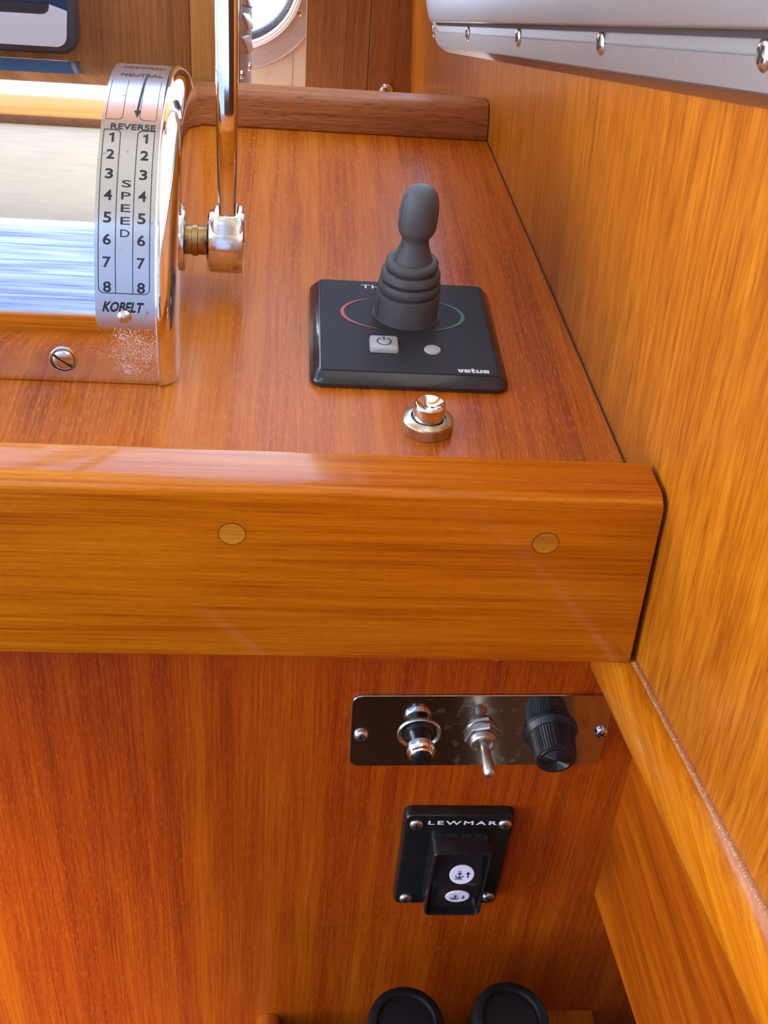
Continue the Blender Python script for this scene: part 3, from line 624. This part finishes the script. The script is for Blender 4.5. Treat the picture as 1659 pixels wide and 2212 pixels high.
for yb, tilt, up in ((.0066, UT * .9, 1), (-.0120, LT * .9, -1)):
    f = BF(.0016, yb, tilt)
    bd = link('badge', mapg(lathe([(.0060, -.0002), (.0060, .0003), (.0057, .0005), (.0001, .0005)], 36), f), 'badge', ro, 30, label='white disc with anchor and arrow')
    anc = [stroke([(-.0012, -.0016), (-.0012, .0014)], .0006, .0006), stroke([(-.0024, .0007), (0, .0007)], .0005, .0006),
           stroke([(-.0012 + .0006 * math.cos(a), .0019 + .0006 * math.sin(a)) for a in [2 * PI * i / 12 for i in range(13)]], .0003, .0006),
           stroke([(-.0012 + .0022 * math.cos(a), .0004 + .0022 * math.sin(a)) for a in [math.radians(200 + 140 * i / 12) for i in range(13)]], [.0002, .0005, .0006, .0006, .0007, .0007, .0007, .0007, .0007, .0006, .0006, .0005, .0002], .0006),
           stroke([(-.0034 + .0037 * i / 12, -.0026 + .0003 * math.sin(i * PI / 2)) for i in range(13)], .0004, .0006),
           stroke([(.0029, -.0018), (.0029, .0006)], .0006, .0006) if up > 0 else stroke([(.0029, .0016), (.0029, -.0006)], .0006, .0006),
           stroke([(.0029, .0004), (.0029, .0020)], [.0024, .0001], .0006) if up > 0 else stroke([(.0029, -.0004), (.0029, -.0020)], [.0024, .0001], .0006)]
    link('anchor_symbol', mapg(join(*anc), f), 'navy', bd, 0)

# ------------------------------------------------------------------ binoculars in a wooden rack under the switch
rack = thing('binocular_rack', 'open teak rack holding binoculars at the bottom of the panel', 'rack', (.085, .31, -.50))
link('side_piece', loft([[Vector((x, y, z)) for y, z in ((.3448, -.50), (.3448, -.376), (.312, -.376), (.300, -.378), (.262, -.390), (.262, -.50))] for x in (.1605, .1890)]), M['side'], rack, 20)
arcp = [(.0010 + .0068 * math.cos(math.radians(a)), -.3840 + .0068 * math.sin(math.radians(a))) for a in range(0, 181, 15)]
link('side_piece', loft([[Vector((x, y, z)) for x, z in [(.0078, -.50)] + arcp + [(-.0058, -.50)]] for y in (.3448, .262)]), M['side'], rack, 40)
link('front_board', box(.0078, .1605, .262, .274, -.50, -.41, .001, 1), 'side', rack, 20)
link('bottom_board', box(.0078, .1605, .274, .3448, -.50, -.488, .001, 1), 'side', rack, 20)
bn = thing('binoculars', 'black binoculars standing upright in the wooden rack', 'binoculars', (.097, .30, -.4878))
for x, y, z, rx, ry in ((.0702, .2985, -.3000, .05, .06), (.1240, .3000, -.2985, .04, .16)):
    f0 = Matrix.Translation((x, y, z)) @ Matrix.Rotation(rx, 4, 'X') @ Matrix.Rotation(ry * .25, 4, 'Y')
    f = lambda p, f0=f0: f0 @ Vector(p)
    ec = link('eyecup', mapg(lathe([(.0185, -.045), (.0190, -.020), (.0196, -.004), (.0194, -.0012), (.0184, .0), (.0152, .0004), (.0146, -.0002), (.0142, -.0016), (.0138, -.002)], 48, None, True, False), f), 'bino', bn, 50)
    link('eyepiece_lens', mapg(lathe([(.0140, -.0014), (.010, -.0010), (.005, -.0008), (.0001, -.0007)], 40), f), 'lensglass', ec)
    link('barrel', mapg(lathe([(.0180, -.1800), (.0205, -.176), (.0205, -.075), (.0185, -.045)], 40), f), 'bino', bn, 50)
link('bridge', box(.085, .110, .290, .308, -.40, -.355, .003, 2), 'bino', bn, 40)

# ------------------------------------------------------------------ aluminium side window in the hull side
w2 = thing('window_2', 'x', 'x', tuple(WO)); del w2['category']; w2['kind'] = 'structure'; w2['label'] = 'brushed aluminium window frame high on the right wall'
def sweep(prof, r=.045, s0=1.34, top=.42):
    """profile (h, t) swept along the bottom of the window, round its far corner and up"""
    path = [(s, 0, 90) for s in (s0, .9, .6, .45, .3, .2, .1, .03)]
    base = -.030
    rings = []
    for s in (s0, .9, .7, .6, .5, .4, .3, .2, .1, base + r): rings.append([WF((s, h, t)) for h, t in prof])
    for i in range(1, 11):
        a = math.radians(9 * i)
        rings.append([WF((base + r - (r - h) * math.sin(a), r - (r - h) * math.cos(a), t)) for h, t in prof])
    rings.append([WF((base + h, top, t)) for h, t in prof])
    return loft(rings)
link('lower_flange', sweep([(0, -.003), (0, .0005), (.0010, .0030), (.0044, .0076), (.0050, .0080), (.0136, .0082), (.0140, .0076), (.0144, .0080), (.0188, .0078), (.0188, -.003)]), 'alu', w2, 30)
link('bevel_edge', sweep([(-.0002, -.001), (-.0002, .0004), (.0008, .0031), (.0043, .0077), (.0036, .0060), (.0006, -.001)]), 'alu_dark', w2, 30)  # wood reflected in the bevel, put into its colour as a brown tint
link('seal', sweep([(.0180, .001), (.0180, .0090), (.0205, .0095), (.0205, .001)]), 'rubber_seal', w2, 30)  # dark strip put in for the shadow band under the upper flange
link('upper_flange', sweep([(.0202, 0), (.0202, .0130), (.0208, .0139), (.0218, .0142), (.038, .0142), (.0395, .0130), (.040, 0)]), 'alu', w2, 30)
link('pane', loft([[WF((s, h, t)) for s, h in ((-.0, .03), (1.33, .03), (1.33, .6), (-.0, .6))] for t in (.003, .007)]), 'glass', w2, 0)
for s in (-.010, .142, .294, .447, .603, .76):
    screw(w2, frame(WF((s, .0141, .0080)), E1, E2, E3), .0044, .0014, 'cross', 'steel', .9)
